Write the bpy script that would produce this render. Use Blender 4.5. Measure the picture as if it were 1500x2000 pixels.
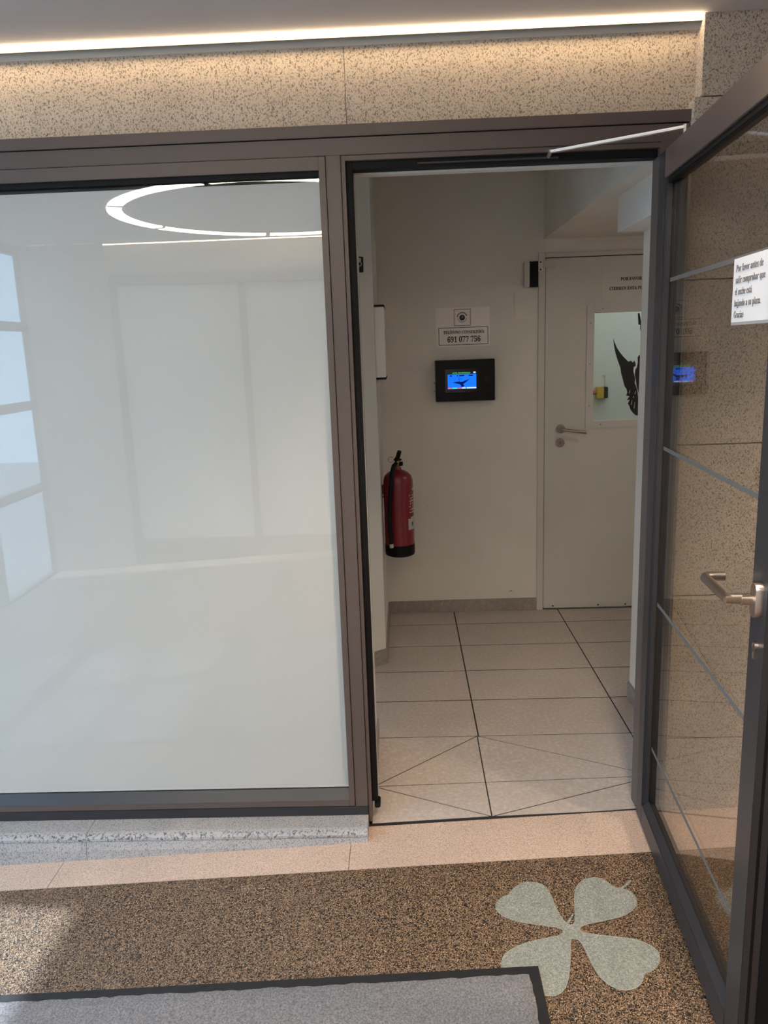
import bpy, bmesh, math, random
from mathutils import Vector, Matrix

random.seed(7)
for _o in list(bpy.data.objects):
    bpy.data.objects.remove(_o)
SC = bpy.context.scene
COL = SC.collection

# ------------------------------------------------------------------ camera
# X right along the storefront, Y into the corridor, Z up; the camera stands at x = y = 0, 1.55 m above the corridor floor
F_PIX, EYE = 1520.0, 1.55
PITCH, YAW, ROLL = math.radians(11.945), math.radians(-1.711), math.radians(-2.039)
_f0 = Vector((math.sin(YAW), math.cos(YAW), 0)); _r0 = Vector((math.cos(YAW), -math.sin(YAW), 0)); _u0 = Vector((0, 0, 1))
_fw = math.cos(PITCH) * _f0 - math.sin(PITCH) * _u0
_up = math.cos(PITCH) * _u0 + math.sin(PITCH) * _f0
_r = math.cos(ROLL) * _r0 + math.sin(ROLL) * _up
_u = -math.sin(ROLL) * _r0 + math.cos(ROLL) * _up
cam = bpy.data.objects.new('camera', bpy.data.cameras.new('camera'))
COL.objects.link(cam)
cam.data.sensor_fit = 'HORIZONTAL'
cam.data.sensor_width = 36.0
cam.data.lens = F_PIX / 1500.0 * 36.0
cam.data.clip_start = 0.02
cam.matrix_world = Matrix(((_r.x, _u.x, -_fw.x, 0), (_r.y, _u.y, -_fw.y, 0), (_r.z, _u.z, -_fw.z, EYE), (0, 0, 0, 1)))
SC.camera = cam

# ------------------------------------------------------------------ world, sun, exposure
world = bpy.data.worlds.new('overcast_sky'); SC.world = world
world.use_nodes = True
_bg = world.node_tree.nodes['Background']
_bg.inputs[0].default_value = (0.38, 0.67, 1.0, 1)
_bg.inputs[1].default_value = 4.4
sun = bpy.data.objects.new('sun', bpy.data.lights.new('sun', 'SUN'))
COL.objects.link(sun)
sun.data.energy = 6.0
sun.data.color = (0.80, 0.90, 1.0)
sun.data.angle = math.radians(1.2)
sun.rotation_euler = Vector((1.80, -0.25, -2.28)).to_track_quat('-Z', 'Y').to_euler()
portal = bpy.data.objects.new('street_window_portal', bpy.data.lights.new('street_window_portal', 'AREA'))
COL.objects.link(portal)
portal.data.shape = 'RECTANGLE'; portal.data.size = 3.7; portal.data.size_y = 2.4
portal.data.cycles.is_portal = True
portal.location = (-2.98, 0.48, 1.05)
portal.rotation_euler = Vector((1, 0, 0)).to_track_quat('-Z', 'Z').to_euler()
SC.view_settings.view_transform = 'Standard'
SC.view_settings.look = 'None'
SC.view_settings.gamma = 1.0
SC.view_settings.use_curve_mapping = False
SC.view_settings.exposure = 0.6
SC.cycles.max_bounces = 12
SC.cycles.diffuse_bounces = 5
SC.cycles.glossy_bounces = 6
SC.cycles.transparent_max_bounces = 16
SC.cycles.caustics_reflective = False
SC.cycles.caustics_refractive = False
SC.cycles.sample_clamp_indirect = 4.0
SC.cycles.use_denoising = True
SC.cycles.use_adaptive_sampling = True
SC.cycles.adaptive_threshold = 0.04

# ------------------------------------------------------------------ materials
MATS = {}
def mat(name, col=(0.8, 0.8, 0.8), rough=0.5, metal=0.0, spec=0.5, coat=0.0, emit=None, estr=0.0):
    m = bpy.data.materials.new(name); m.use_nodes = True
    b = m.node_tree.nodes['Principled BSDF']
    b.inputs['Base Color'].default_value = (*col, 1)
    b.inputs['Roughness'].default_value = rough
    b.inputs['Metallic'].default_value = metal
    b.inputs['Specular IOR Level'].default_value = spec
    b.inputs['Coat Weight'].default_value = coat
    if emit:
        b.inputs['Emission Color'].default_value = (*emit, 1)
        b.inputs['Emission Strength'].default_value = estr
    MATS[name] = m
    return m
def N(m, t, **kw):
    n = m.node_tree.nodes.new(t)
    for k, v in kw.items():
        setattr(n, k, v)
    return n
def L(m, a, b):
    m.node_tree.links.new(a, b)
def bs(m):
    return m.node_tree.nodes['Principled BSDF']
def ramp(m, stops):
    r = N(m, 'ShaderNodeValToRGB')
    e = r.color_ramp.elements
    while len(e) < len(stops):
        e.new(0.5)
    for i, (p, c) in enumerate(stops):
        e[i].position = p
        e[i].color = (*c, 1) if len(c) == 3 else c
    return r
def noise(m, scale, detail=2.0, rough=0.5, vec=None, dist=0.0):
    n = N(m, 'ShaderNodeTexNoise')
    n.inputs['Scale'].default_value = scale
    n.inputs['Detail'].default_value = detail
    n.inputs['Roughness'].default_value = rough
    n.inputs['Distortion'].default_value = dist
    if vec is None:
        vec = N(m, 'ShaderNodeTexCoord').outputs['Object']
    L(m, vec, n.inputs['Vector'])
    return n
def mixc(m, fac, a, b, mode='MIX'):
    x = N(m, 'ShaderNodeMix', data_type='RGBA', blend_type=mode)
    for sock, v in ((x.inputs[0], fac), (x.inputs[6], a), (x.inputs[7], b)):
        if hasattr(v, 'links'):
            L(m, v, sock)
        elif isinstance(v, (int, float)):
            sock.default_value = v
        else:
            sock.default_value = (*v, 1)
    return x.outputs[2]
def bump(m, h, strength=0.2, dist=0.002):
    b = N(m, 'ShaderNodeBump')
    b.inputs['Strength'].default_value = strength
    b.inputs['Distance'].default_value = dist
    L(m, h, b.inputs['Height'])
    L(m, b.outputs[0], bs(m).inputs['Normal'])

def plaster(name, col, mottling=0.05, rough=0.75):
    m = mat(name, col, rough, spec=0.3)
    n = noise(m, 2.5, 3)
    d = tuple(c * (1 - mottling) for c in col)
    u = tuple(min(1, c * (1 + mottling)) for c in col)
    r = ramp(m, [(0.3, d), (0.7, u)])
    L(m, n.outputs[0], r.inputs[0]); L(m, r.outputs[0], bs(m).inputs['Base Color'])
    bump(m, noise(m, 160, 3).outputs[0], 0.15, 0.001)
    return m
def granite(name, base, dark, stain=(0.62, 0.42, 0.33), scale=235.0, lo=0.38, hi=0.50, stainamt=0.35):
    m = mat(name, base, 0.62, spec=0.35)
    tc = N(m, 'ShaderNodeTexCoord'); mp = N(m, 'ShaderNodeMapping')
    mp.inputs['Scale'].default_value = (1, 1, 0.8)
    mp.inputs['Rotation'].default_value = (0.3, 0.5, 0.4)
    L(m, tc.outputs['Object'], mp.inputs[0])
    v = mp.outputs[0]
    fl = noise(m, scale, 3.0, 0.62, v, 0.5)
    r = ramp(m, [(lo, dark), (hi, base)])
    L(m, fl.outputs[0], r.inputs[0])
    big = noise(m, 5.0, 3.0, 0.6, v)
    r2 = ramp(m, [(0.25, (0.84, 0.84, 0.84)), (0.75, (1.1, 1.09, 1.06))])
    L(m, big.outputs[0], r2.inputs[0])
    c = mixc(m, 1.0, r.outputs[0], r2.outputs[0], 'MULTIPLY')
    st = noise(m, 2.1, 2.0, 0.5, v)
    r3 = ramp(m, [(0.60, (0, 0, 0)), (0.80, (stainamt,) * 3)])
    L(m, st.outputs[0], r3.inputs[0])
    c = mixc(m, r3.outputs[0], c, stain)
    L(m, c, bs(m).inputs['Base Color'])
    bump(m, fl.outputs[0], 0.35, 0.0012)
    return m
def pebbles(name, cols, gap, scale=330.0, rough=0.55, gaplo=0.02, gaphi=0.16, bstr=0.5):
    m = mat(name, cols[0], rough, spec=0.4)
    tc = N(m, 'ShaderNodeTexCoord')
    nz = noise(m, scale * 0.7, 1.0, 0.5, tc.outputs['Object'])
    wv = N(m, 'ShaderNodeVectorMath', operation='MULTIPLY_ADD')
    L(m, nz.outputs['Color'], wv.inputs[0]); wv.inputs[1].default_value = (0.004,) * 3
    L(m, tc.outputs['Object'], wv.inputs[2])
    ve = N(m, 'ShaderNodeTexVoronoi', feature='DISTANCE_TO_EDGE'); ve.inputs['Scale'].default_value = scale
    vc = N(m, 'ShaderNodeTexVoronoi', feature='F1'); vc.inputs['Scale'].default_value = scale
    L(m, wv.outputs[0], ve.inputs['Vector']); L(m, wv.outputs[0], vc.inputs['Vector'])
    sep = N(m, 'ShaderNodeSeparateColor'); L(m, vc.outputs['Color'], sep.inputs[0])
    k = len(cols)
    r = ramp(m, [(i / k, c) for i, c in enumerate(cols)])
    r.color_ramp.interpolation = 'CONSTANT'
    L(m, sep.outputs[0], r.inputs[0])
    g = ramp(m, [(gaplo, (0, 0, 0)), (gaphi, (1, 1, 1))])
    L(m, ve.outputs['Distance'], g.inputs[0])
    c = mixc(m, g.outputs[0], gap, r.outputs[0])
    L(m, c, bs(m).inputs['Base Color'])
    bump(m, g.outputs[0], bstr, 0.0012)
    return m
def speckle(name, base, spots, scale=260.0, rough=0.4, lo=0.38, hi=0.5, big=0.06):
    m = mat(name, base, rough, spec=0.4)
    n = noise(m, scale, 2.0, 0.6)
    r = ramp(m, [(lo, spots), (hi, base), (0.72, tuple(min(1, c * 1.18) for c in base))])
    L(m, n.outputs[0], r.inputs[0])
    b = noise(m, 4.0, 2.0)
    r2 = ramp(m, [(0.3, (1 - big,) * 3), (0.7, (1 + big,) * 3)])
    L(m, b.outputs[0], r2.inputs[0])
    L(m, mixc(m, 1.0, r.outputs[0], r2.outputs[0], 'MULTIPLY'), bs(m).inputs['Base Color'])
    return m
def thin_glass(name, tint=(0.93, 0.95, 0.94), f0=0.045):
    """clear pane: straight transmission plus a Schlick mirror term, the same from both sides"""
    m = bpy.data.materials.new(name); m.use_nodes = True
    nt = m.node_tree; nt.nodes.clear()
    out = nt.nodes.new('ShaderNodeOutputMaterial')
    g = nt.nodes.new('ShaderNodeNewGeometry')
    dt = nt.nodes.new('ShaderNodeVectorMath'); dt.operation = 'DOT_PRODUCT'
    nt.links.new(g.outputs['Normal'], dt.inputs[0]); nt.links.new(g.outputs['Incoming'], dt.inputs[1])
    ab = nt.nodes.new('ShaderNodeMath'); ab.operation = 'ABSOLUTE'; nt.links.new(dt.outputs['Value'], ab.inputs[0])
    om = nt.nodes.new('ShaderNodeMath'); om.operation = 'SUBTRACT'; om.inputs[0].default_value = 1; nt.links.new(ab.outputs[0], om.inputs[1])
    pw = nt.nodes.new('ShaderNodeMath'); pw.operation = 'POWER'; pw.inputs[1].default_value = 5; nt.links.new(om.outputs[0], pw.inputs[0])
    ma = nt.nodes.new('ShaderNodeMath'); ma.operation = 'MULTIPLY_ADD'; ma.inputs[1].default_value = 1 - f0; ma.inputs[2].default_value = f0
    nt.links.new(pw.outputs[0], ma.inputs[0])
    tr = nt.nodes.new('ShaderNodeBsdfTransparent'); tr.inputs[0].default_value = (*tint, 1)
    gl = nt.nodes.new('ShaderNodeBsdfGlossy'); gl.inputs['Roughness'].default_value = 0.0
    mx = nt.nodes.new('ShaderNodeMixShader')
    nt.links.new(ma.outputs[0], mx.inputs[0]); nt.links.new(tr.outputs[0], mx.inputs[1]); nt.links.new(gl.outputs[0], mx.inputs[2])
    nt.links.new(mx.outputs[0], out.inputs[0])
    MATS[name] = m
    return m
def emitter(name, col, strength):
    m = bpy.data.materials.new(name); m.use_nodes = True
    nt = m.node_tree; nt.nodes.clear()
    out = nt.nodes.new('ShaderNodeOutputMaterial'); e = nt.nodes.new('ShaderNodeEmission')
    e.inputs[0].default_value = (*col, 1); e.inputs[1].default_value = strength
    nt.links.new(e.outputs[0], out.inputs[0])
    MATS[name] = m
    return m

BRONZE = mat('bronze_aluminium', (0.105, 0.076, 0.066), 0.42, 0.0, 0.5)
bump(BRONZE, noise(BRONZE, 900, 1).outputs[0], 0.06, 0.0004)
STILE = mat('shaded_dark_aluminium', (0.030, 0.028, 0.031), 0.38, 0.0, 0.5)  # bronze darkened for the shade on door stiles and low frame parts
RUBBER = mat('black_rubber', (0.006, 0.006, 0.007), 0.6, 0.0, 0.2)
GRANITE = granite('beige_granite', (0.56, 0.475, 0.385), (0.20, 0.155, 0.12))
GRANITE_GREY = granite('grey_granite', (0.44, 0.42, 0.42), (0.20, 0.185, 0.18), scale=260, stainamt=0.0)
GRANITE_ROUGH = granite('split_granite_edge', (0.43, 0.42, 0.425), (0.12, 0.115, 0.12), scale=120, stainamt=0.0)
WALL = plaster('white_wall_paint', (0.80, 0.755, 0.69))
CEIL = plaster('ceiling_paint', (0.60, 0.57, 0.55), 0.02)
FLANGE = mat('dull_led_profile', (0.16, 0.14, 0.12), 0.6)
CREAM = plaster('cream_band', (0.62, 0.56, 0.47), 0.02)
PEBBLE = pebbles('resin_bound_gravel', [(0.47, 0.305, 0.185), (0.36, 0.23, 0.14), (0.57, 0.39, 0.25), (0.24, 0.15, 0.09), (0.44, 0.29, 0.185), (0.04, 0.03, 0.023)], (0.012, 0.009, 0.008), 285.0, 0.38, 0.03, 0.24)
CLOVERM = pebbles('white_gravel_inlay', [(0.35, 0.36, 0.32), (0.29, 0.305, 0.275), (0.41, 0.42, 0.38), (0.33, 0.335, 0.30), (0.22, 0.235, 0.215)], (0.19, 0.195, 0.17), 285.0, 0.45, 0.0, 0.12, 0.25)
EDGE = mat('inlay_edge', (0.34, 0.33, 0.27), 0.5)
BEIGE = speckle('beige_terrazzo', (0.61, 0.455, 0.365), (0.45, 0.32, 0.25), 210.0, 0.35)
TILE = speckle('porcelain_tile', (0.53, 0.45, 0.40), (0.46, 0.39, 0.345), 70.0, 0.42, 0.3, 0.55, 0.05)
SKIRT = speckle('grey_skirting_tile', (0.34, 0.295, 0.27), (0.28, 0.245, 0.225), 60.0, 0.5, 0.3, 0.55, 0.06)
SCUFF = mat('scuff', (0.22, 0.18, 0.15), 0.8)
GROUT = mat('dark_grout', (0.030, 0.024, 0.021), 0.9)
PILE = mat('grey_mat_pile', (0.22, 0.215, 0.225), 0.95, spec=0.1)
_n = noise(PILE, 190, 3, 0.7); _r1 = ramp(PILE, [(0.3, (0.12, 0.116, 0.124)), (0.7, (0.32, 0.31, 0.32))])
L(PILE, _n.outputs[0], _r1.inputs[0]); L(PILE, _r1.outputs[0], bs(PILE).inputs['Base Color'])
bump(PILE, _n.outputs[0], 0.8, 0.004)
MATRUB = mat('mat_rubber_edge', (0.012, 0.012, 0.014), 0.6)
FILM = plaster('white_film', (0.75, 0.73, 0.70), 0.015, 0.6)
GLASS = thin_glass('window_glass', (0.96, 0.965, 0.96))
DOORGLASS = thin_glass('door_glass', (0.96, 0.955, 0.945))
ETCH = mat('frosted_stripe', (0.15, 0.14, 0.13), 0.7, spec=0.2)
STEEL = mat('brushed_steel', (0.60, 0.52, 0.47), 0.28, 1.0)
STEEL_DULL = mat('satin_nickel', (0.42, 0.36, 0.32), 0.38, 1.0)
ALU = mat('pale_aluminium', (0.72, 0.67, 0.64), 0.35, 0.6)
DOORPAINT = plaster('door_paint', (0.66, 0.625, 0.575), 0.03, 0.5)
PAPER = mat('paper', (0.95, 0.88, 0.84), 0.6, spec=0.2)
PAPERW = mat('white_paper', (0.86, 0.82, 0.80), 0.5, spec=0.3)
GREYEDGE = mat('grey_sheet_edge', (0.42, 0.39, 0.37), 0.3)
INK = mat('black_ink', (0.018, 0.016, 0.016), 0.6)
INKG = mat('grey_ink', (0.14, 0.13, 0.13), 0.6)
BLACKP = mat('black_plastic', (0.005, 0.005, 0.006), 0.45, 0.0, 0.22)
BLACKG = mat('black_gloss', (0.006, 0.006, 0.008), 0.12)
WHITEP = mat('white_plastic', (0.62, 0.585, 0.54), 0.45)
BOXP = mat('ivory_plastic', (0.90, 0.84, 0.76), 0.4)
RED = mat('red_enamel', (0.24, 0.017, 0.026), 0.32, 0.0, 0.5, 0.3)
REDDARK = mat('dark_red_bracket', (0.13, 0.012, 0.018), 0.5)
BRASS = mat('brass', (0.52, 0.36, 0.15), 0.35, 1.0)
YELLOW = mat('yellow_plastic', (0.65, 0.42, 0.03), 0.45)
REDBTN = mat('red_button', (0.50, 0.10, 0.05), 0.45)
LED = emitter('led_diffuser', (1.0, 0.74, 0.46), 30.0)
RING = emitter('ring_diffuser', (1.0, 0.90, 0.74), 25.0)
ADDED_BACKLAMP = emitter('added_cool_diffuser', (0.84, 1.0, 0.90), 7.0)  # glow of the added lamp behind the inner door
LENS = emitter('added_spot_lens', (1.0, 0.86, 0.68), 12.0)  # lens of the added ceiling spots
ADDED_CORLAMP = emitter('added_corridor_diffuser', (1.0, 0.93, 0.84), 4.5)  # glow of the added corridor lamp
SCR_BLUE = emitter('screen_blue', (0.01, 0.16, 1.0), 0.85)
SCR_NAVY = emitter('screen_navy', (0.002, 0.008, 0.09), 0.8)
SCR_GREEN = emitter('screen_green', (0.06, 0.55, 0.13), 0.8)
SCR_WHITE = emitter('screen_white', (0.55, 0.66, 0.90), 0.9)
SCR_RED = emitter('screen_red', (0.75, 0.12, 0.14), 0.8)
SCR_CYAN = emitter('screen_cyan', (0.10, 0.65, 0.55), 0.8)
ASPHALT = plaster('pavement', (0.30, 0.30, 0.31), 0.1)

# ------------------------------------------------------------------ helpers
WLOC = {}
def link(name, me, m, parent=None, label=None):
    o = bpy.data.objects.new(name, me); COL.objects.link(o)
    if m is not None and not me.materials:
        me.materials.append(m)
    if parent is not None:
        o.parent = parent
        WLOC[o.name] = WLOC.get(parent.name, Vector((0, 0, 0)))
    else:
        WLOC[o.name] = Vector((0, 0, 0))
    if label:
        o['label'] = label
    return o
def off(parent):
    return WLOC.get(parent.name, Vector((0, 0, 0))) if parent is not None else Vector((0, 0, 0))
def finish(bm, name, m, parent=None, smooth=False, label=None):
    bmesh.ops.recalc_face_normals(bm, faces=bm.faces[:])
    bmesh.ops.translate(bm, verts=bm.verts[:], vec=-off(parent))
    me = bpy.data.meshes.new(name); bm.to_mesh(me); bm.free()
    if smooth:
        for p in me.polygons:
            p.use_smooth = True
        try:
            me.set_sharp_from_angle(angle=math.radians(38))
        except Exception:
            pass
    return link(name, me, m, parent, label)
def box(name, x0, x1, y0, y1, z0, z1, m, parent=None, bevel=0.0, label=None):
    bm = bmesh.new()
    v = [bm.verts.new((x, y, z)) for x in (x0, x1) for y in (y0, y1) for z in (z0, z1)]
    for f in ((0, 1, 3, 2), (4, 6, 7, 5), (0, 4, 5, 1), (2, 3, 7, 6), (0, 2, 6, 4), (1, 5, 7, 3)):
        bm.faces.new([v[i] for i in f])
    if bevel:
        bmesh.ops.bevel(bm, geom=bm.edges[:] + bm.verts[:], offset=bevel, segments=2, affect='EDGES', clamp_overlap=True)
    return finish(bm, name, m, parent, bevel > 0, label)
def slab(name, pts, thick, m, parent=None, dirv=(0, 0, -1), bevel=0.0, label=None):
    """polygon of 3-D points extruded by thick along dirv"""
    bm = bmesh.new(); d = Vector(dirv) * thick
    a = [bm.verts.new(p) for p in pts]; b = [bm.verts.new(Vector(p) + d) for p in pts]
    n = len(pts)
    bm.faces.new(a); bm.faces.new(b[::-1])
    for i in range(n):
        bm.faces.new((a[i], b[i], b[(i + 1) % n], a[(i + 1) % n]))
    if bevel:
        bmesh.ops.recalc_face_normals(bm, faces=bm.faces[:])
        bmesh.ops.bevel(bm, geom=bm.edges[:], offset=bevel, segments=1, affect='EDGES', clamp_overlap=True)
    return finish(bm, name, m, parent, False, label)
def frontal(name, xz, y, thick, m, parent=None, label=None):
    """outline in X-Z standing at depth y, growing thick towards the viewer side (-Y)"""
    return slab(name, [(x, y, z) for x, z in xz], thick, m, parent, (0, -1, 0), label=label)
def profile_x(name, yz, x0, x1, m, parent=None, label=None, smooth=False):
    bm = bmesh.new()
    a = [bm.verts.new((x0, y, z)) for y, z in yz]; b = [bm.verts.new((x1, y, z)) for y, z in yz]
    n = len(yz); bm.faces.new(a); bm.faces.new(b[::-1])
    for i in range(n):
        bm.faces.new((a[i], b[i], b[(i + 1) % n], a[(i + 1) % n]))
    return finish(bm, name, m, parent, smooth, label)
def tube(name, pts, r, m, parent=None, seg=14, caps=True, label=None):
    pts = [Vector(p) for p in pts]
    rr = r if isinstance(r, (list, tuple)) else [r] * len(pts)
    bm = bmesh.new(); rings = []
    t0 = (pts[1] - pts[0]).normalized()
    n = t0.orthogonal().normalized()
    for i, p in enumerate(pts):
        t = (pts[min(i + 1, len(pts) - 1)] - pts[max(i - 1, 0)]).normalized()
        n = (n - t * n.dot(t)).normalized(); b = t.cross(n)
        rings.append([bm.verts.new(p + (n * math.cos(a) + b * math.sin(a)) * rr[i]) for a in [2 * math.pi * k / seg for k in range(seg)]])
    for i in range(len(rings) - 1):
        for k in range(seg):
            bm.faces.new((rings[i][k], rings[i][(k + 1) % seg], rings[i + 1][(k + 1) % seg], rings[i + 1][k]))
    if caps:
        bm.faces.new(rings[0][::-1]); bm.faces.new(rings[-1])
    return finish(bm, name, m, parent, True, label)
def lathe(name, rz, cx, cy, m, parent=None, seg=36, label=None):
    bm = bmesh.new(); rings = []
    for r, z in rz:
        if r < 1e-6:
            rings.append([bm.verts.new((cx, cy, z))])
        else:
            rings.append([bm.verts.new((cx + r * math.cos(2 * math.pi * k / seg), cy + r * math.sin(2 * math.pi * k / seg), z)) for k in range(seg)])
    for a, b in zip(rings[:-1], rings[1:]):
        for k in range(seg):
            k2 = (k + 1) % seg
            if len(a) == 1 and len(b) == 1:
                continue
            if len(a) == 1:
                bm.faces.new((a[0], b[k], b[k2]))
            elif len(b) == 1:
                bm.faces.new((a[k], a[k2], b[0]))
            else:
                bm.faces.new((a[k], a[k2], b[k2], b[k]))
    return finish(bm, name, m, parent, True, label)
def disc_y(name, cx, cy, cz, r, thick, m, parent=None, seg=28, rx=None, label=None):
    """round plate standing in X-Z, from depth cy towards -Y"""
    rx = rx or r
    return frontal(name, [(cx + rx * math.cos(2 * math.pi * k / seg), cz + r * math.sin(2 * math.pi * k / seg)) for k in range(seg)], cy, thick, m, parent, label)
def serifs(t):
    """the same characters as roman book letters"""
    o = ''
    for ch in t:
        if 'A' <= ch <= 'Z': o += chr(0x1D400 + ord(ch) - 65)
        elif 'a' <= ch <= 'z': o += chr(0x1D41A + ord(ch) - 97)
        elif '0' <= ch <= '9': o += chr(0x1D7CE + ord(ch) - 48)
        else: o += ch
    return o
def text(name, body, size, m, parent, loc, xdir=(1, 0, 0), updir=(0, 0, 1), width=None, bold=0.0, align='CENTER', serif=True):
    if serif:
        body = serifs(body)
    cu = bpy.data.curves.new(name, 'FONT'); cu.body = body; cu.size = 1.0
    cu.align_x = align; cu.align_y = 'CENTER'; cu.offset = bold; cu.extrude = 0.0
    tmp = bpy.data.objects.new('tmp_text', cu); COL.objects.link(tmp)
    bpy.context.view_layer.update()
    me = bpy.data.meshes.new_from_object(tmp.evaluated_get(bpy.context.evaluated_depsgraph_get()))
    bpy.data.objects.remove(tmp); bpy.data.curves.remove(cu)
    xs = [v.co.x for v in me.vertices]
    w = max(xs) - min(xs)
    sx = (width / w) if width else size
    X, U = Vector(xdir), Vector(updir)
    o3 = Vector(loc) - off(parent)
    nrm = X.cross(U)
    bm = bmesh.new(); bm.from_mesh(me); bpy.data.meshes.remove(me)
    ret = bmesh.ops.extrude_face_region(bm, geom=bm.faces[:])
    for v in [g for g in ret['geom'] if isinstance(g, bmesh.types.BMVert)]:
        v.co.z += 1.0
    for v in bm.verts:
        v.co = o3 + X * (v.co.x * sx) + U * (v.co.y * size) + nrm * (v.co.z * 0.0006)
    bmesh.ops.recalc_face_normals(bm, faces=bm.faces[:])
    m2 = bpy.data.meshes.new(name); bm.to_mesh(m2); bm.free()
    return link(name, m2, m, parent)
def empty(name, loc, label=None, cat=None, group=None, kind=None):
    o = bpy.data.objects.new(name, None); COL.objects.link(o)
    o.location = loc; o.empty_display_size = 0.05
    WLOC[o.name] = Vector(loc)
    tag(o, label, cat, group, kind)
    return o
def tag(o, label=None, cat=None, group=None, kind=None):
    if label: o['label'] = label
    if cat: o['category'] = cat
    if group: o['group'] = group
    if kind: o['kind'] = kind
    return o
def struct(o, label=None, cat=None):
    return tag(o, label, cat, None, 'structure')

# ------------------------------------------------------------------ main dimensions
YS = 2.366            # front face of the storefront frame
YB = 4.41             # back wall of the corridor
ZC = 2.40             # lobby ceiling
YO = -1.39            # opposite side of the lobby
XF, XE = -2.90, 4.60  # street facade, closed end of the lobby
XP, XPL = 0.842, -2.25  # right and left granite piers
def zf(x):
    return -0.0368 + 0.05 * x   # the lobby floor is a ramp that falls towards the street

# ------------------------------------------------------------------ lobby floor
def ramp_poly(xy, lift=0.0):
    return [(x, y, zf(x) + lift) for x, y in xy]
floor = struct(slab('floor', ramp_poly([(XF, YO), (XE, YO), (XE, 2.370), (XF, 2.370)]), 0.08, PEBBLE),
               'speckled brown gravel floor of the lobby', 'floor')
xs = [XF, -2.14, -1.178, -0.2155, 0.747, 1.71, 2.67, 3.63, XE]
for a, b in zip(xs[:-1], xs[1:]):
    slab('border_slab', ramp_poly([(a + .001, 2.148), (b - .001, 2.148), (b - .001, 2.365), (a + .001, 2.365)], 0.002), 0.01, BEIGE, floor)
    slab('border_slab', ramp_poly([(a + .001, YO), (b - .001, YO), (b - .001, YO + .22), (a + .001, YO + .22)], 0.002), 0.01, BEIGE, floor)
slab('threshold_joint', ramp_poly([(-0.16, 2.364), (0.83, 2.364), (0.83, 2.376), (-0.16, 2.376)], 0.0006), 0.01, GROUT, floor)
CLOVER = [(0.4089,1.8632),(0.3958,1.89),(0.3883,1.9392),(0.3839,1.9904),(0.3724,2.0256),(0.3498,2.0411),(0.3213,2.0447),(0.298,2.0348),(0.2771,2.0153),(0.2655,1.9953),(0.2447,1.9867),(0.2265,1.9678),(0.2196,1.9482),(0.2246,1.9231),(0.2444,1.9022),(0.2761,1.8844),(0.3212,1.8701),(0.3597,1.8601),(0.3847,1.8512),(0.393,1.8392),(0.3795,1.8245),(0.3456,1.8195),(0.3046,1.8102),(0.267,1.7999),(0.235,1.7806),(0.2163,1.7608),(0.2112,1.7404),(0.2148,1.7117),(0.2295,1.6928),(0.2486,1.6856),(0.2553,1.6582),(0.2734,1.6382),(0.3051,1.6301),(0.3257,1.6281),(0.3451,1.6353),(0.3611,1.6549),(0.3726,1.681),(0.3865,1.7278),(0.3957,1.7688),(0.4038,1.8071),(0.4097,1.8119),(0.4235,1.8078),(0.4319,1.7875),(0.4365,1.7448),(0.4413,1.7118),(0.451,1.6756),(0.4661,1.6516),(0.4863,1.6371),(0.5061,1.6332),(0.5284,1.638),(0.5479,1.6536),(0.5615,1.6835),(0.5791,1.6862),(0.6032,1.7044),(0.6159,1.7298),(0.6167,1.7567),(0.5983,1.7794),(0.5745,1.7963),(0.5384,1.8057),(0.4922,1.8158),(0.4585,1.8251),(0.4433,1.8308),(0.4342,1.8414),(0.4392,1.8493),(0.4494,1.8577),(0.481,1.8644),(0.5232,1.8727),(0.5663,1.8834),(0.5953,1.9026),(0.6149,1.9253),(0.619,1.9549),(0.6102,1.9787),(0.5925,1.9906),(0.5697,1.9978),(0.5605,2.0171),(0.5477,2.0371),(0.5285,2.0469),(0.5027,2.0449),(0.4776,2.0298),(0.4596,2.0047),(0.4474,1.9644),(0.44,1.9251),(0.4341,1.8917),(0.4268,1.8641),(0.4168,1.8612)]
def chaikin(p, k=2):
    for _ in range(k):
        q = []
        for i in range(len(p)):
            a, b = p[i], p[(i + 1) % len(p)]
            q += [(a[0] * .75 + b[0] * .25, a[1] * .75 + b[1] * .25), (a[0] * .25 + b[0] * .75, a[1] * .25 + b[1] * .75)]
        p = q
    return p
clo = chaikin(CLOVER, 1)
slab('clover_inlay', ramp_poly(clo, 0.0016), 0.006, CLOVERM, floor, label='pale grey four-leaf clover set into the brown floor')
tube('inlay_edge', ramp_poly(clo + clo[:1], 0.0012), 0.0009, EDGE, floor, 5, False)
for st in ([(0.407,1.8703),(0.4293,1.9041),(0.4328,1.9014),(0.4117,1.8653)], [(0.5856,1.9938),(0.6238,2.0265),(0.6265,2.0209),(0.5925,1.9906)]):
    slab('clover_stem', ramp_poly(st, 0.0016), 0.006, CLOVERM, floor)

# ------------------------------------------------------------------ corridor floor of separate tiles
cfloor = struct(box('floor_corridor', -1.2, 2.3, 2.375, YB + .04, -0.12, -0.045, GROUT), 'grey porcelain tile floor of the corridor', 'floor')
box('grout_bed', -1.2, 2.3, 2.898, YB, -0.045, -0.0014, GROUT, cfloor)
GX = [-0.96, -0.35, 0.263, 0.874, 1.485, 2.10]
GY = [2.898, 3.226, 3.548, 3.872, 4.195, YB]
G, H = 0.0030, 0.0042
for i in range(len(GX) - 1):
    for j in range(len(GY) - 1):
        slab('floor_tile', [(GX[i] + G, GY[j] + H, 0), (GX[i + 1] - G, GY[j] + H, 0), (GX[i + 1] - G, GY[j + 1] - H, 0), (GX[i] + G, GY[j + 1] - H, 0)], 0.012, TILE, cfloor, bevel=0.0008)
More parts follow.
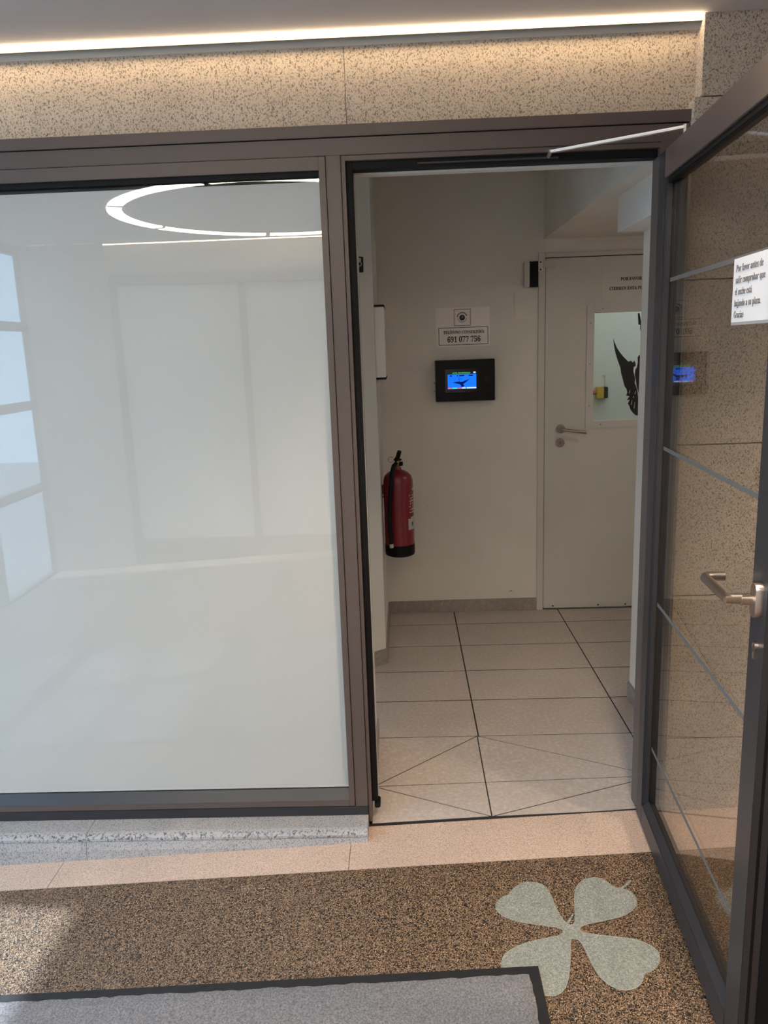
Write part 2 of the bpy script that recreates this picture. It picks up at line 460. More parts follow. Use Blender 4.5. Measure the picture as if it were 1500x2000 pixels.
# the last two rows are cut along diagonals so that they fall to the sloping lobby
XL, XM, XR, XQ = -0.15, 0.258, 0.874, 0.96
Z2 = {XL: -0.022, XM: -0.013, XR: 0.0, XQ: 0.0}
Z3 = {XL: -0.036, XM: -0.016, XR: 0.004, XQ: 0.006}
def cut(name, pts, d=0.0024):
    """tile piece, every edge drawn in by d"""
    P = [Vector(p) for p in pts]
    n = len(P)
    if sum(P[i].x * P[(i + 1) % n].y - P[(i + 1) % n].x * P[i].y for i in range(n)) < 0:
        P.reverse()
    q = []
    for i in range(n):
        a, b, c = P[i - 1], P[i], P[(i + 1) % n]
        e1 = (b - a).xy.normalized(); e2 = (c - b).xy.normalized()
        n1 = Vector((-e1.y, e1.x)); n2 = Vector((-e2.y, e2.x))
        bis = (n1 + n2) * (d / (1 + n1.dot(n2)))
        q.append(b + Vector((bis.x, bis.y, 0)))
    slab(name, q, 0.012, TILE, cfloor)
    slab('grout_bed', [p - Vector((0, 0, .0014)) for p in P], 0.020, GROUT, cfloor)
A, B, Cc = 2.898, 2.578, 2.372
p00, p01, p02, p03 = (XL, A, 0), (XM, A, 0), (XR, A, 0), (XQ, A, 0)
p10, p11, p12, p13 = (XL, B, Z2[XL]), (XM, B, Z2[XM]), (XR, B, Z2[XR]), (XQ, B, Z2[XQ])
p20, p21, p22, p23 = (XL, Cc, Z3[XL]), (XM, Cc, Z3[XM]), (XR, Cc, Z3[XR]), (XQ, Cc, Z3[XQ])
for tri in ((p00, p01, p10), (p10, p01, p11), (p01, p02, p12), (p01, p12, p11), (p10, p11, p21), (p10, p21, p20), (p11, p12, p21), (p12, p22, p21), (p02, p03, p13, p12), (p12, p13, p23, p22)):
    cut('floor_tile', tri)

# ------------------------------------------------------------------ corridor walls
wb = struct(box('wall_back', -1.2, 0.75, YB, YB + .12, -0.05, 2.75, WALL), 'plain white back wall of the corridor', 'wall')
struct(box('wall_back_above_door', 0.75, 2.3, YB, YB + .12, 2.016, 2.75, WALL), 'white wall above the inner door', 'wall')
struct(box('wall_back_beside_door', 1.905, 2.7, YB, YB + .12, -0.05, 2.016, WALL), 'white wall at the hinge side of the inner door', 'wall')
wl = struct(slab('wall_left', [(-0.124, YB, -0.05), (-0.124, 3.664, -0.05), (-0.330, 3.512, -0.05), (-0.9, 3.512, -0.05), (-0.9, YB, -0.05)], 2.8, WALL, None, (0, 0, 1)),
            'white corridor wall with a splayed corner', 'wall')
struct(box('wall_left_end', -1.2, -1.1, 2.44, 3.6, -0.05, 2.75, WALL), 'white side wall of the corridor niche', 'wall')
struct(box('wall_left_reveal', -0.50, -0.146, 2.44, 2.925, -0.05, 2.75, WALL), 'white reveal wall inside the doorway', 'wall')
wr = struct(box('wall_right', 0.955, 1.10, 2.44, 3.213, -0.05, 2.75, WALL), 'short white wall beside the open door', 'wall')
struct(box('wall_right_end', 2.2, 2.3, 2.44, YB, -0.05, 2.75, WALL), 'white end wall of the corridor', 'wall')
struct(box('wall_front_inner', -1.2, -0.50, 2.44, 2.50, -0.05, 2.75, WALL), 'inner face of the storefront wall', 'wall')
struct(box('wall_front_inner_far', 1.10, 2.3, 2.44, 2.50, -0.05, 2.75, WALL), 'inner face of the granite wall', 'wall')
struct(box('wall_lintel', -0.146, 0.955, 2.4405, 2.475, 2.0465, 2.75, WALL), 'white lintel inside the doorway', 'wall')
struct(box('ceiling_corridor', -1.2, 2.3, 2.44, YB + .1, 2.72, 2.80, CEIL), 'white corridor ceiling', 'ceiling')
struct(box('ceiling_soffit', 0.778, 2.2, 2.50, YB, 2.087, 2.72, WALL), 'dropped white soffit over the inner door', 'ceiling')
struct(box('ceiling_beam', 0.852, 1.10, 2.48, 3.21, 1.955, 2.087, WALL), 'low white beam above the short wall', 'ceiling')
random.seed(21)
for x, z, w, a in ((0.02, 0.66, .006, 70), (0.12, 0.64, .007, 10), (0.06, 0.83, .005, 15), (0.60, 0.118, .016, 20), (0.34, 0.12, .006, 60), (0.25, 0.14, .004, 5), (0.10, 1.25, .004, 80)):
    c_, s_ = math.cos(math.radians(a)) * w, math.sin(math.radians(a)) * w
    frontal('scuff_mark', [(x - c_, z - s_), (x + s_ * .16, z - c_ * .16), (x + c_, z + s_), (x - s_ * .16, z + c_ * .16)], YB, 0.0004, SCUFF, wb)
bb = empty('baseboard_back', (0, YB, 0), 'grey tile skirting along the back wall', 'baseboard', None, 'structure')
for a, b in ((-0.115, 0.200), (0.202, 0.512), (0.514, 0.7495)):
    box('skirting_tile', a, b, YB - .009, YB, 0.0, 0.074 + random.uniform(-.001, .001), SKIRT, bb, 0.0012)
bl = empty('baseboard_left', (-0.124, 3.66, 0), 'grey tile skirting around the splayed wall', 'baseboard', None, 'structure')
box('skirting_tile', -0.124, -0.115, 3.67, YB - .009, 0.0, 0.074, SKIRT, bl, 0.0012)
slab('skirting_tile', [(-0.124, 3.664, 0), (-0.115, 3.662, 0), (-0.325, 3.503, 0), (-0.330, 3.512, 0)], 0.078, SKIRT, bl, (0, 0, 1))
br = empty('baseboard_right', (0.955, 2.9, 0), 'grey tile skirting on the short wall', 'baseboard', None, 'structure')
box('skirting_tile', 0.946, 0.955, 2.505, 3.213, 0.0, 0.078, SKIRT, br, 0.0012)
box('skirting_tile', -0.146, -0.138, 2.56, 2.925, -0.03, 0.072, SKIRT, struct(empty('baseboard_reveal', (-0.14, 2.7, 0), 'grey skirting in the doorway reveal', 'baseboard')), 0.0012)

# ------------------------------------------------------------------ granite
fas = empty('wall_front_fascia', (0, 2.40, 2.2), 'beige granite fascia above the storefront', 'wall', None, 'structure')
for a, b in ((XPL, -1.30), (-1.2985, -0.1392), (-0.1378, XP)):
    box('stone_slab', a, b, 2.395, 2.44, 2.166, 2.376, GRANITE, fas)
box('plaster_band', XPL, XP, 2.391, 2.44, 2.376, 2.47, CREAM, fas)
ZJ = [-0.05, 0.272, 0.757, 1.231, 1.709, 2.193, 2.47]
pier = empty('wall_front_pier', (XP, 2.345, 0), 'beige granite wall of large slabs beside the open door', 'wall', None, 'structure')
for a, b in zip(ZJ[:-1], ZJ[1:]):
    j = random.uniform(0, .0025)
    x0 = XP - (0.018 if b < 2.2 else 0.0)
    box('stone_slab', x0, 1.72, 2.345 + j, 2.44, a + .0015, b - .0015, GRANITE, pier, 0.0012)
    box('stone_slab', 1.723, XE, 2.345 + j, 2.44, a + .0015, b - .0015, GRANITE, pier, 0.0012)
pl = empty('wall_front_pier_street', (XPL, 2.345, 0), 'granite wall beside the white window towards the street', 'wall', None, 'structure')
for a, b in zip([-0.2] + ZJ[1:-1], ZJ[1:]):
    box('stone_slab', XF, XPL, 2.345, 2.44, a + .0015, b - .0015, GRANITE, pl, 0.0012)
plinth = empty('wall_front_plinth', (-1.2, 2.3, -0.1), 'grey granite plinth under the white window', 'wall', None, 'structure')
for a, b in ((XPL, -1.10), (-1.0985, -0.160)):
    profile_x('sill_slab', [(2.40, -0.001), (2.306, -0.003), (2.292, -0.007), (2.285, -0.012), (2.285, -0.024), (2.40, -0.024)], a, b, GRANITE_GREY, plinth)
    profile_x('split_edge', [(2.296, -0.0045), (2.287, -0.0085), (2.2815, -0.015), (2.2815, -0.0235), (2.296, -0.0235)], a, b, GRANITE_ROUGH, plinth)
    profile_x('riser_slab', [(2.40, -0.0245), (2.2855, -0.0245), (2.277, -0.055), (2.273, -0.20), (2.40, -0.20)], a, b, GRANITE_GREY, plinth)

# ------------------------------------------------------------------ storefront frame with the white window
win = empty('window_1', (-1.2, YS, 0), 'white-filmed shop window in a dark bronze frame', 'window', None, 'structure')
XWL = XPL
box('head_profile', XWL, 0.834, YS, 2.44, 2.1365, 2.168, BRONZE, win, 0.0015)
box('frame_head', XWL, 0.834, YS + .004, 2.44, 2.088, 2.1335, BRONZE, win, 0.0012)
box('head_groove', XWL, 0.834, YS + .012, 2.43, 2.133, 2.137, RUBBER, win)
box('mullion', -0.2015, -0.160, YS + .004, 2.44, 0.030, 2.0885, BRONZE, win, 0.0012)
box('frame_sill', XWL, -0.160, YS + .004, 2.44, -0.001, 0.034, STILE, win, 0.0012)  # same bronze frame, with the shade near the floor put into the colour
# glazing bead around the pane
box('glazing_bead', XWL, -0.2226, YS + .001, YS + .012, 2.050, 2.086, BRONZE, win, 0.001)
box('glazing_bead', -0.2225, -0.2035, YS + .001, YS + .016, 0.036, 2.086, BRONZE, win, 0.001)
box('glazing_bead', XWL, -0.2226, YS + .001, YS + .016, 0.036, 0.056, BRONZE, win, 0.001)
profile_x('sill_bead', [(YS + .003, 0.056), (YS + .026, 0.088), (2.44, 0.088), (2.44, 0.056)], XWL, -0.2225, STILE, win)
box('bead_shadow_gap', -0.2034, -0.2016, YS + .008, 2.43, 0.037, 2.086, RUBBER, win)
box('slot_shade_strip', XWL, -0.2225, YS + .014, 2.44, 2.036, 2.052, RUBBER, win)  # black strip painted in for the frame shadow above the film
box('glass_pane', XWL, -0.2226, YS + .028, YS + .034, 0.088, 2.05, GLASS, win)
box('white_film', XWL, -0.2228, YS + .035, YS + .040, 0.089, 2.0255, FILM, win)
box('cavity_shade_sheet', XWL, -0.2228, YS + .041, YS + .046, 0.088, 2.05, RUBBER, win)  # black sheet stands for the shade in the cavity behind the film
box('film_edge', XWL, -0.2228, YS + .0345, YS + .0350, 0.0885, 0.0945, PAPERW, win)

# doorway frame
dfr = empty('door_frame', (0.3, YS, 0), 'dark bronze doorway frame with black rubber seal', 'door frame', None, 'structure')
box('frame_jamb', -0.1585, -0.147, YS + .010, 2.44, -0.03, 2.088, BRONZE, dfr, 0.001)
box('jamb_groove', -0.1602, -0.1583, YS + .02, 2.43, 0.0, 2.088, RUBBER, dfr)
box('rubber_seal', -0.1468, -0.1275, YS + .026, 2.44, 0.035, 2.0738, RUBBER, dfr, 0.003)
box('rubber_seal', -0.139, -0.119, YS + .022, 2.43, 0.012, 0.034, RUBBER, dfr, 0.003)
box('frame_jamb', 0.744, XP - .012, YS + .004, 2.44, -0.03, 2.088, BRONZE, dfr, 0.001)
box('head_lip', -0.147, 0.745, YS + .010, 2.44, 2.074, 2.0875, BRONZE, dfr, 0.001)
box('rubber_seal', -0.1274, 0.743, YS + .026, 2.44, 2.052, 2.0738, RUBBER, dfr, 0.002)
box('seal_lip', -0.127, -0.1255, 2.436, 2.44, 0.03, 2.053, WHITEP, dfr)

# ------------------------------------------------------------------ open glass door (local frame: x along the leaf from the hinge, y to the room side of the leaf, z up)
door = empty('door_1', (0, 0, 0), 'glass door in a dark frame standing open, with a paper notice', 'door', None, 'structure')
ANG = math.radians(4.2)
door.location = (0.733, 2.345, 0.0)
_dx = Vector((-math.sin(ANG), -math.cos(ANG), 0)); _dn = Vector((math.cos(ANG), -math.sin(ANG), 0))
# local axes: X = along leaf, Y = towards +X of the world (back of the visible face), Z up
door.matrix_world = Matrix(((_dx.x, _dn.x, 0, 0.733), (_dx.y, _dn.y, 0, 2.345), (0, 0, 1, 0), (0, 0, 0, 1)))
WLOC[door.name] = Vector((0, 0, 0))
LW, T = 0.955, 0.055
Z0, Z1 = 0.012, 2.047
box('hinge_stile', 0, 0.068, 0, T, Z0, Z1, STILE, door, 0.0015)  # stiles and bottom rail take the darkened bronze for their unlit side
box('lock_stile', 0.877, LW, 0, T, Z0, Z1, STILE, door, 0.0015)
box('top_rail', 0.068, 0.877, 0, T, 1.972, Z1, BRONZE, door, 0.0015)
box('bottom_rail', 0.068, 0.877, 0, T, Z0, 0.082, STILE, door, 0.0015)
box('glazing_bead', 0.068, 0.080, 0.004, 0.021, 0.082, 1.972, STILE, door, 0.003)
box('glazing_bead', 0.870, 0.877, 0.006, 0.021, 0.082, 1.972, STILE, door, 0.002)
box('glazing_bead', 0.080, 0.870, 0.006, 0.021, 1.958, 1.972, RUBBER, door, 0.002)
slab('glazing_bead', [(0.080, 0.003, 0.082), (0.870, 0.003, 0.082), (0.870, 0.021, 0.099), (0.080, 0.021, 0.099)], 0.012, STILE, door, (0, 0.3, -1))
box('glass_pane', 0.069, 0.876, 0.022, 0.028, 0.083, 1.971, DOORGLASS, door)
for z in (1.705, 1.236, 0.762, 0.285):
    box('frosted_stripe', 0.082, 0.869, 0.0214, 0.0219, z - .0055, z + .0055, ETCH, door)
box('edge_groove', LW - .002, LW + .0008, 0.014, 0.020, Z0, Z1, RUBBER, door)
box('edge_seal', LW - .002, LW + .004, 0.034, T + .012, Z0, Z1, RUBBER, door, 0.002)
for z in (0.25, 1.80):
    tube('hinge', [(-0.006, 0.012, z - .05), (-0.006, 0.012, z + .05)], 0.009, STILE, door)
# lever handle with rose
HS, HZ = 0.922, 1.056
bm = bmesh.new()
ring1 = []
for k in range(32):
    a = 2 * math.pi * k / 32
    cz = 0.019 if math.sin(a) > 0 else -0.019
    ring1.append((HS + 0.0155 * math.cos(a), HZ + cz + 0.0155 * math.sin(a)))
ft = [bm.verts.new((x, 0.0, z)) for x, z in ring1]; fo = [bm.verts.new((x, -0.012, z)) for x, z in ring1]
fi = [bm.verts.new((HS + (x - HS) * .93, -0.014, HZ + (z - HZ) * .97)) for x, z in ring1]
n = len(ft)
for i in range(n):
    k = (i + 1) % n
    bm.faces.new((ft[i], ft[k], fo[k], fo[i])); bm.faces.new((fo[i], fo[k], fi[k], fi[i]))
bm.faces.new(fi); bm.faces.new(ft[::-1])
hd = finish(bm, 'door_handle', STEEL, door, True, 'brushed steel lever handle on an oval rose')
tube('handle_neck', [(HS, -0.012, HZ), (HS, -0.036, HZ)], 0.0095, STEEL, hd, 20)
tube('handle_neck', [(HS - .004, -0.034, HZ + .002), (HS - .004, -0.064, HZ + .002)], 0.0105, STEEL, hd, 20)
tube('lever', [(HS + .004, -0.060, HZ + .002), (HS - .020, -0.060, HZ + .002), (HS - .140, -0.060, HZ + .002), (HS - .148, -0.056, HZ + .002), (HS - .151, -0.050, HZ + .002), (HS - .151, -0.018, HZ + .002)], 0.0098, STEEL, hd, 18)
tube('set_screw', [(HS - .0085, -0.024, HZ), (HS - .0105, -0.024, HZ)], 0.0022, INK, hd, 8)
# the key cylinder below
frl = [(HS + 0.0085 * math.cos(a), 0.962 + 0.0085 * math.sin(a)) for a in [2 * math.pi * k / 20 - .9 for k in range(16)]]
slab('lock_cylinder', [(x, 0.0, z) for x, z in frl] + [(HS - .0045, 0, 0.938), (HS + .0045, 0, 0.938)], 0.007, STEEL, door, (0, -1, 0), label='steel key cylinder under the handle')
lockkey = box('keyhole', HS - .001, HS + .001, -0.0076, -0.006, 0.952, 0.966, INK, door)

# paper notice taped to the door glass
nt = empty('notice_paper', (0, 0, 0), 'white paper notice taped to the open glass door', 'notice')
nt.matrix_world = door.matrix_world.copy(); WLOC[nt.name] = Vector((0, 0, 0))
PX0, PX1, PZ0, PZ1 = 0.606, 0.846, 1.576, 1.706
box('sheet', PX0, PX1, 0.0205, 0.0212, PZ0, PZ1, PAPERW, nt)
box('grey_edge', PX0, PX1, 0.0207, 0.0212, PZ0 - .006, PZ0, GREYEDGE, nt)  # greyer strip along the lower edge of the sheet
for i, (s, w) in enumerate((('Por favor antes de', .150), ('salir comprobar que', .163), ('el coche está', .097), ('bajando a su plaza.', .148), ('Gracias', .056))):
    text('lettering', s, 0.0205, INKG, nt, (PX0 + .016, 0.0203, PZ1 - .021 - i * .0235), (1, 0, 0), (0, 0, 1), w, -0.008, 'LEFT')

# door closer: slim rail in the head and the pale arm that reaches the leaf
dc = empty('door_closer', (0.43, YS, 2.07), 'pale metal closer arm between door head and open door', 'door closer')
P0 = Vector((0.432, YS - .004, 2.071)); P1 = door.matrix_world @ Vector((0.16, 0.026, 2.078))
tube('slide_rail', [(0.06, YS + .022, 2.062), (0.46, YS + .022, 2.062)], 0.004, STILE, dc, 10)
_d = (P1 - P0).normalized(); _s = _d.cross(Vector((0, 0, 1))).normalized()
bm = bmesh.new()
_vs = [bm.verts.new(P0 + _d * t * (P1 - P0).length + _s * a * .009 + Vector((0, 0, 1)) * b * .0035) for t in (0, 1) for a, b in ((-1, -1), (1, -1), (1, 1), (-1, 1))]
for f in ((0, 1, 2, 3), (7, 6, 5, 4), (0, 4, 5, 1), (1, 5, 6, 2), (2, 6, 7, 3), (3, 7, 4, 0)):
    bm.faces.new([_vs[i] for i in f])
bmesh.ops.bevel(bm, geom=bm.edges[:], offset=.002, segments=2, affect='EDGES')
finish(bm, 'arm', ALU, dc, True)
tube('arm_pin', [P0 + Vector((0, .026, -.006)), P0 + Vector((0, .0, -.004)), P0 + Vector((0, -.006, .004))], 0.006, STEEL_DULL, dc, 12)
tube('arm_pin', [P1 + Vector((0, 0, -.031)), P1 + Vector((0, 0, .006))], 0.007, STEEL_DULL, dc, 12)

# ------------------------------------------------------------------ inner white door with window
d2 = empty('door_2', (0.785, YB, 0), 'white metal fire door with a framed window', 'door', None, 'structure')
box('door_frame_jamb', 0.75, 0.786, YB - .012, YB + .10, 0.0, 2.016, DOORPAINT, d2, 0.002)
box('door_frame_jamb', 1.868, 1.905, YB - .012, YB + .10, 0.0, 2.016, DOORPAINT, d2, 0.002)
box('door_frame_head', 0.7862, 1.8678, YB - .012, YB + .10, 1.992, 2.016, DOORPAINT, d2, 0.002)
box('rebate_gap', 0.786, 0.7895, YB + .004, YB + .09, 0.0, 1.992, GROUT, d2)
box('rebate_gap', 0.7895, 1.868, YB + .004, YB + .09, 1.9875, 1.992, GROUT, d2)
WX0, WX1, WZ0, WZ1 = 1.055, 1.61, 1.105, 1.694
y0, y1 = YB - .004, YB + .046
box('leaf_panel', 0.7895, WX0, y0, y1, 0.012, 1.9875, DOORPAINT, d2, 0.001)
box('leaf_panel', WX1, 1.866, y0, y1, 0.012, 1.9875, DOORPAINT, d2, 0.001)
box('leaf_panel', WX0, WX1, y0, y1, WZ1, 1.9875, DOORPAINT, d2)
box('leaf_panel', WX0, WX1, y0, y1, 0.012, WZ0, DOORPAINT, d2)
box('kick_strip', 0.792, 1.864, y0 - .004, y0, 0.010, 0.034, WHITEP, d2, 0.001)
FX = 0.040
for a in ((WX0 - FX, WX0, WZ0 - FX, WZ1 + FX), (WX1, WX1 + FX, WZ0 - FX, WZ1 + FX), (WX0, WX1, WZ1, WZ1 + FX), (WX0, WX1, WZ0 - FX, WZ0)):
    box('window_bead', a[0], a[1], y0 - .007, y0, a[2], a[3], DOORPAINT, d2, 0.0015)
for x, z in ((WX0 - .020, 1.64), (WX0 - .020, 1.42), (WX0 - .020, 1.19), (1.10, WZ1 + .020), (1.10, WZ0 - .020), (1.36, WZ1 + .020), (1.36, WZ0 - .020)):
    disc_y('screw', x, y0 - .0068, z, 0.0045, 0.0012, STEEL_DULL, d2, 10)
for x in (0.845, 1.11, 1.27, 1.6):
    disc_y('screw', x, y0 - .0038, 0.022, 0.005, 0.0012, INK, d2, 10)
pane = box('window_pane', WX0, WX1, YB + .020, YB + .026, WZ0, WZ1, GLASS, d2)
WING = [(1.1673,1.5558),(1.1746,1.534),(1.1889,1.5019),(1.2083,1.4736),(1.2275,1.4506),(1.2536,1.4253),(1.2687,1.4291),(1.2801,1.4187),(1.2845,1.4302),(1.2926,1.4182),(1.2955,1.4014),(1.2843,1.3934),(1.2829,1.3732),(1.2891,1.3495),(1.2937,1.3324),(1.2928,1.3054),(1.302,1.2848),(1.3097,1.2573),(1.3142,1.2231),(1.3141,1.1752),(1.3157,1.1254),(1.3037,1.1258),(1.2878,1.1401),(1.2735,1.1594),(1.266,1.1803),(1.2578,1.1942),(1.2684,1.2144),(1.2514,1.2122),(1.2661,1.235),(1.2473,1.2373),(1.2525,1.2558),(1.2479,1.2747),(1.2365,1.2904),(1.2259,1.328),(1.2166,1.3587),(1.2098,1.3959),(1.196,1.4299),(1.1813,1.4739),(1.1717,1.5175)]
BODY = [(1.3217,1.4597),(1.3116,1.4577),(1.3042,1.4463),(1.3061,1.4194),(1.3019,1.3928),(1.2939,1.3796),(1.2913,1.3528),(1.2973,1.3256),(1.3023,1.2949),(1.3112,1.2641),(1.3188,1.2383),(1.3277,1.2771)]
TAIL = [(1.2975,1.6843),(1.3075,1.6839),(1.3155,1.6444),(1.3236,1.6014),(1.3158,1.5852),(1.3119,1.6018),(1.3129,1.6215),(1.3028,1.6235)]
AX = 1.3334
mir = lambda P: [(2 * AX - x, z) for x, z in P]
for P in (WING, mir(WING), BODY, mir(BODY), TAIL, mir(TAIL)):
    frontal('bird_emblem', P, YB + .0198, 0.0008, INK, d2)
box('bird_emblem', 1.3207, 2 * AX - 1.3207, YB + .0190, YB + .0198, 1.26, 1.4597, INK, d2)
for s in (-1, 1):
    for (a, b, c, d_) in ((1.2745, 1.186, 1.280, 1.212), (1.291, 1.165, 1.2955, 1.20), (1.262, 1.25, 1.266, 1.268), (1.2945, 1.245, 1.297, 1.262), (1.285, 1.225, 1.288, 1.235)):
        q = [(a, b), (a + .004, b), (c + .002, d_), (c, d_)]
        frontal('feather_slit', q if s < 0 else mir(q), YB + .0189, 0.0006, WHITEP, d2)
# handle and lock of the inner door
rose = disc_y('door_handle', 0.879, y0, 1.066, 0.025, 0.009, STEEL_DULL, d2, 32, label='satin nickel lever handle on a round rose')
tube('lever', [(0.879, y0 - .008, 1.066), (0.879, y0 - .040, 1.066), (0.884, y0 - .047, 1.0655), (0.892, y0 - .050, 1.0645), (1.012, y0 - .050, 1.047)], 0.0085, STEEL_DULL, rose, 14)
cy = disc_y('lock_rose', 0.877, y0, 0.988, 0.025, 0.008, STEEL_DULL, d2, 32)
box('keyhole', 0.8755, 0.8785, y0 - .0092, y0 - .007, 0.978, 0.996, INK, cy)

# room beyond the inner door
struct(box('wall_beyond', 0.5, 2.6, 5.75, 5.85, -0.05, 2.75, WALL), 'pale wall of the room behind the inner door', 'wall')
struct(box('wall_beyond_left', 0.4, 0.5, YB + .12, 5.85, -0.05, 2.75, WALL), 'pale side wall behind the inner door', 'wall')
struct(box('wall_beyond_right', 2.6, 2.7, YB + .12, 5.85, -0.05, 2.75, WALL), 'pale far side wall behind the inner door', 'wall')
struct(box('ceiling_beyond', 0.4, 2.7, YB + .12, 5.85, 2.72, 2.8, CEIL), 'ceiling of the room behind the inner door', 'ceiling')
struct(box('floor_beyond', 0.4, 2.7, YB + .04, 5.85, -0.10, -0.01, SKIRT), 'floor of the room behind the inner door', 'floor')
rl = empty('added_ceiling_lamp', (1.5, 5.1, 2.66), 'added cool white lamp, unseen, in the room behind the inner door', 'lamp')  # added out of view to light the far room
box('lamp_tray', 1.05, 1.95, 4.98, 5.22, 2.69, 2.72, WHITEP, rl, 0.004)
box('diffuser', 1.07, 1.93, 5.00, 5.20, 2.675, 2.69, ADDED_BACKLAMP, rl)

# yellow emergency stop seen through the window of the inner door: its place on the far wall follows the sight line
eb = empty('emergency_stop', (1.385, 5.75, 1.18), 'yellow stop box with red button seen through the inner door window', 'switch')
box('back_box', 1.445, 1.475, 5.70, 5.75, 1.135, 1.215, BLACKP, eb, 0.003)
box('yellow_box', 1.395, 1.445, 5.695, 5.75, 1.135, 1.215, YELLOW, eb, 0.004)
tube('red_button', [(1.398, 5.72, 1.175), (1.365, 5.72, 1.175), (1.36, 5.72, 1.175), (1.345, 5.72, 1.175)], [0.012, 0.012, 0.022, 0.020], REDBTN, eb, 18)
tube('cable', [(1.46, 5.742, 1.215), (1.46, 5.742, 1.30), (1.44, 5.742, 1.30)], 0.003, WHITEP, eb, 8)

# added lamp out of view in the side branch, brightens the corridor
cl = empty('added_ceiling_lamp', (1.62, 3.3, 2.08), 'added flat lamp, unseen round the corner, brightening the corridor', 'lamp')
box('lamp_tray', 1.42, 1.82, 3.1, 3.5, 2.072, 2.087, WHITEP, cl, 0.003)
box('diffuser', 1.44, 1.80, 3.12, 3.48, 2.066, 2.073, ADDED_CORLAMP, cl)

# ------------------------------------------------------------------ things on the corridor walls
YW = YB - .0005
# phone notice
pn = empty('phone_notice', (0.338, YW, 1.64), 'paper notice with phone number above the screen terminal', 'notice')
box('sheet', 0.190, 0.486, YW - .0012, YW, 1.540, 1.748, PAPER, pn)
text('lettering', 'TELÉFONO CONSERJERÍA', 0.0235, INK, pn, (0.343, YW - .0013, 1.616), width=0.225, bold=0.012)
text('lettering', '691 077 756', 0.043, INK, pn, (0.343, YW - .0013, 1.5765), width=0.182, bold=0.010)
def rect_line(name, x0, x1, z0, z1, w, y, m, par):
    f = box(name, x0, x1, y - .0006, y, z1 - w, z1, m, par)
    for a in ((x0, x1, z0, z0 + w), (x0, x0 + w, z0, z1), (x1 - w, x1, z0, z1)):
        box(name, a[0], a[1], y - .0006, y, a[2], a[3], m, par)
rect_line('printed_border', 0.204, 0.477, 1.548, 1.643, 0.003, YW - .0012, INK, pn)
rect_line('printed_border', 0.290, 0.382, 1.650, 1.740, 0.003, YW - .0012, INKG, pn)
disc_y('round_emblem', 0.335, YW - .0012, 1.694, 0.0155, 0.0006, INK, pn)
disc_y('round_emblem', 0.337, YW - .0018, 1.697, 0.007, 0.0004, INKG, pn)
def arc(name, cx, cz, r, w, a0, a1, y, m, par, k=14):
    A = [a0 + (a1 - a0) * i / k for i in range(k + 1)]
    P = [(cx + (r + w) * math.cos(math.radians(a)), cz + (r + w) * math.sin(math.radians(a))) for a in A] + [(cx + r * math.cos(math.radians(a)), cz + r * math.sin(math.radians(a))) for a in A[::-1]]
    return frontal(name, P, y, 0.0006, m, par)
arc('emblem_ring', 0.335, 1.694, 0.0225, 0.0025, 185, 355, YW - .0012, INKG, pn)
for a0 in range(22, 160, 17):
    arc('emblem_ring', 0.335, 1.694, 0.0235, 0.0065, a0, a0 + 12, YW - .0012, INK, pn, 3)
# screen terminal
tm = empty('screen_terminal', (0.344, YW, 1.24), 'black wall terminal with a lit blue screen', 'terminal')
box('housing', 0.180, 0.506, YW - .060, YW, 1.243, 1.468, BLACKP, tm, 0.002)
yt = YW - .060
box('bezel', 0.232, 0.418, yt - .0006, yt, 1.292, 1.418, BLACKG, tm)
scr = box('screen', 0.2465, 0.4035, yt - .0012, yt - .0004, 1.311, 1.3905, SCR_BLUE, tm, label='lit blue display')
ys = yt - .0013
box('title_bar', 0.2465, 0.386, ys - .0002, ys, 1.3905, 1.4035, BLACKG, scr)
text('lettering', 'ATRIL DE ENTRADA', 0.0115, SCR_GREEN, scr, (0.322, ys - .0003, 1.3965), width=0.100, bold=0.012, serif=False)
box('status_flag', 0.388, 0.4005, ys - .0002, ys, 1.395, 1.4025, SCR_WHITE, scr)
for a, b in ((0.259, 0.270), (0.297, 0.3035), (0.310, 0.338), (0.362, 0.385)):
    box('menu_item', a, b, ys - .0004, ys, 1.379, 1.3865, SCR_NAVY, scr)
for P in ([(0.272, 1.3475), (0.309, 1.3515), (0.316, 1.349), (0.330, 1.3495), (0.337, 1.354), (0.352, 1.358), (0.369, 1.367), (0.351, 1.350), (0.338, 1.341), (0.331, 1.337), (0.337, 1.329), (0.331, 1.321), (0.321, 1.320), (0.319, 1.331), (0.311, 1.337), (0.293, 1.341)],
          [(0.306, 1.366), (0.310, 1.356), (0.3125, 1.357), (0.3085, 1.367), (0.309, 1.374), (0.3065, 1.374)], [(0.3155, 1.370), (0.3155, 1.3665), (0.320, 1.3665), (0.320, 1.370)]):
    frontal('bird_emblem', P, ys, 0.0004, SCR_NAVY, scr)
for a, b, m_ in ((0.2475, 0.268, SCR_RED), (0.271, 0.299, SCR_CYAN), (0.303, 0.322, SCR_RED), (0.324, 0.345, SCR_WHITE), (0.350, 0.403, SCR_WHITE)):
    box('status_item', a, b, ys - .0004, ys, 1.312, 1.319, m_, scr)
box('card_reader', 0.447, 0.481, yt - .002, yt, 1.340, 1.372, BLACKG, tm, 0.001)
for z in (1.302, 1.347):
    tube('side_screw', [(0.182, yt + .030, z), (0.172, yt + .030, z)], 0.005, STEEL_DULL, tm, 10)
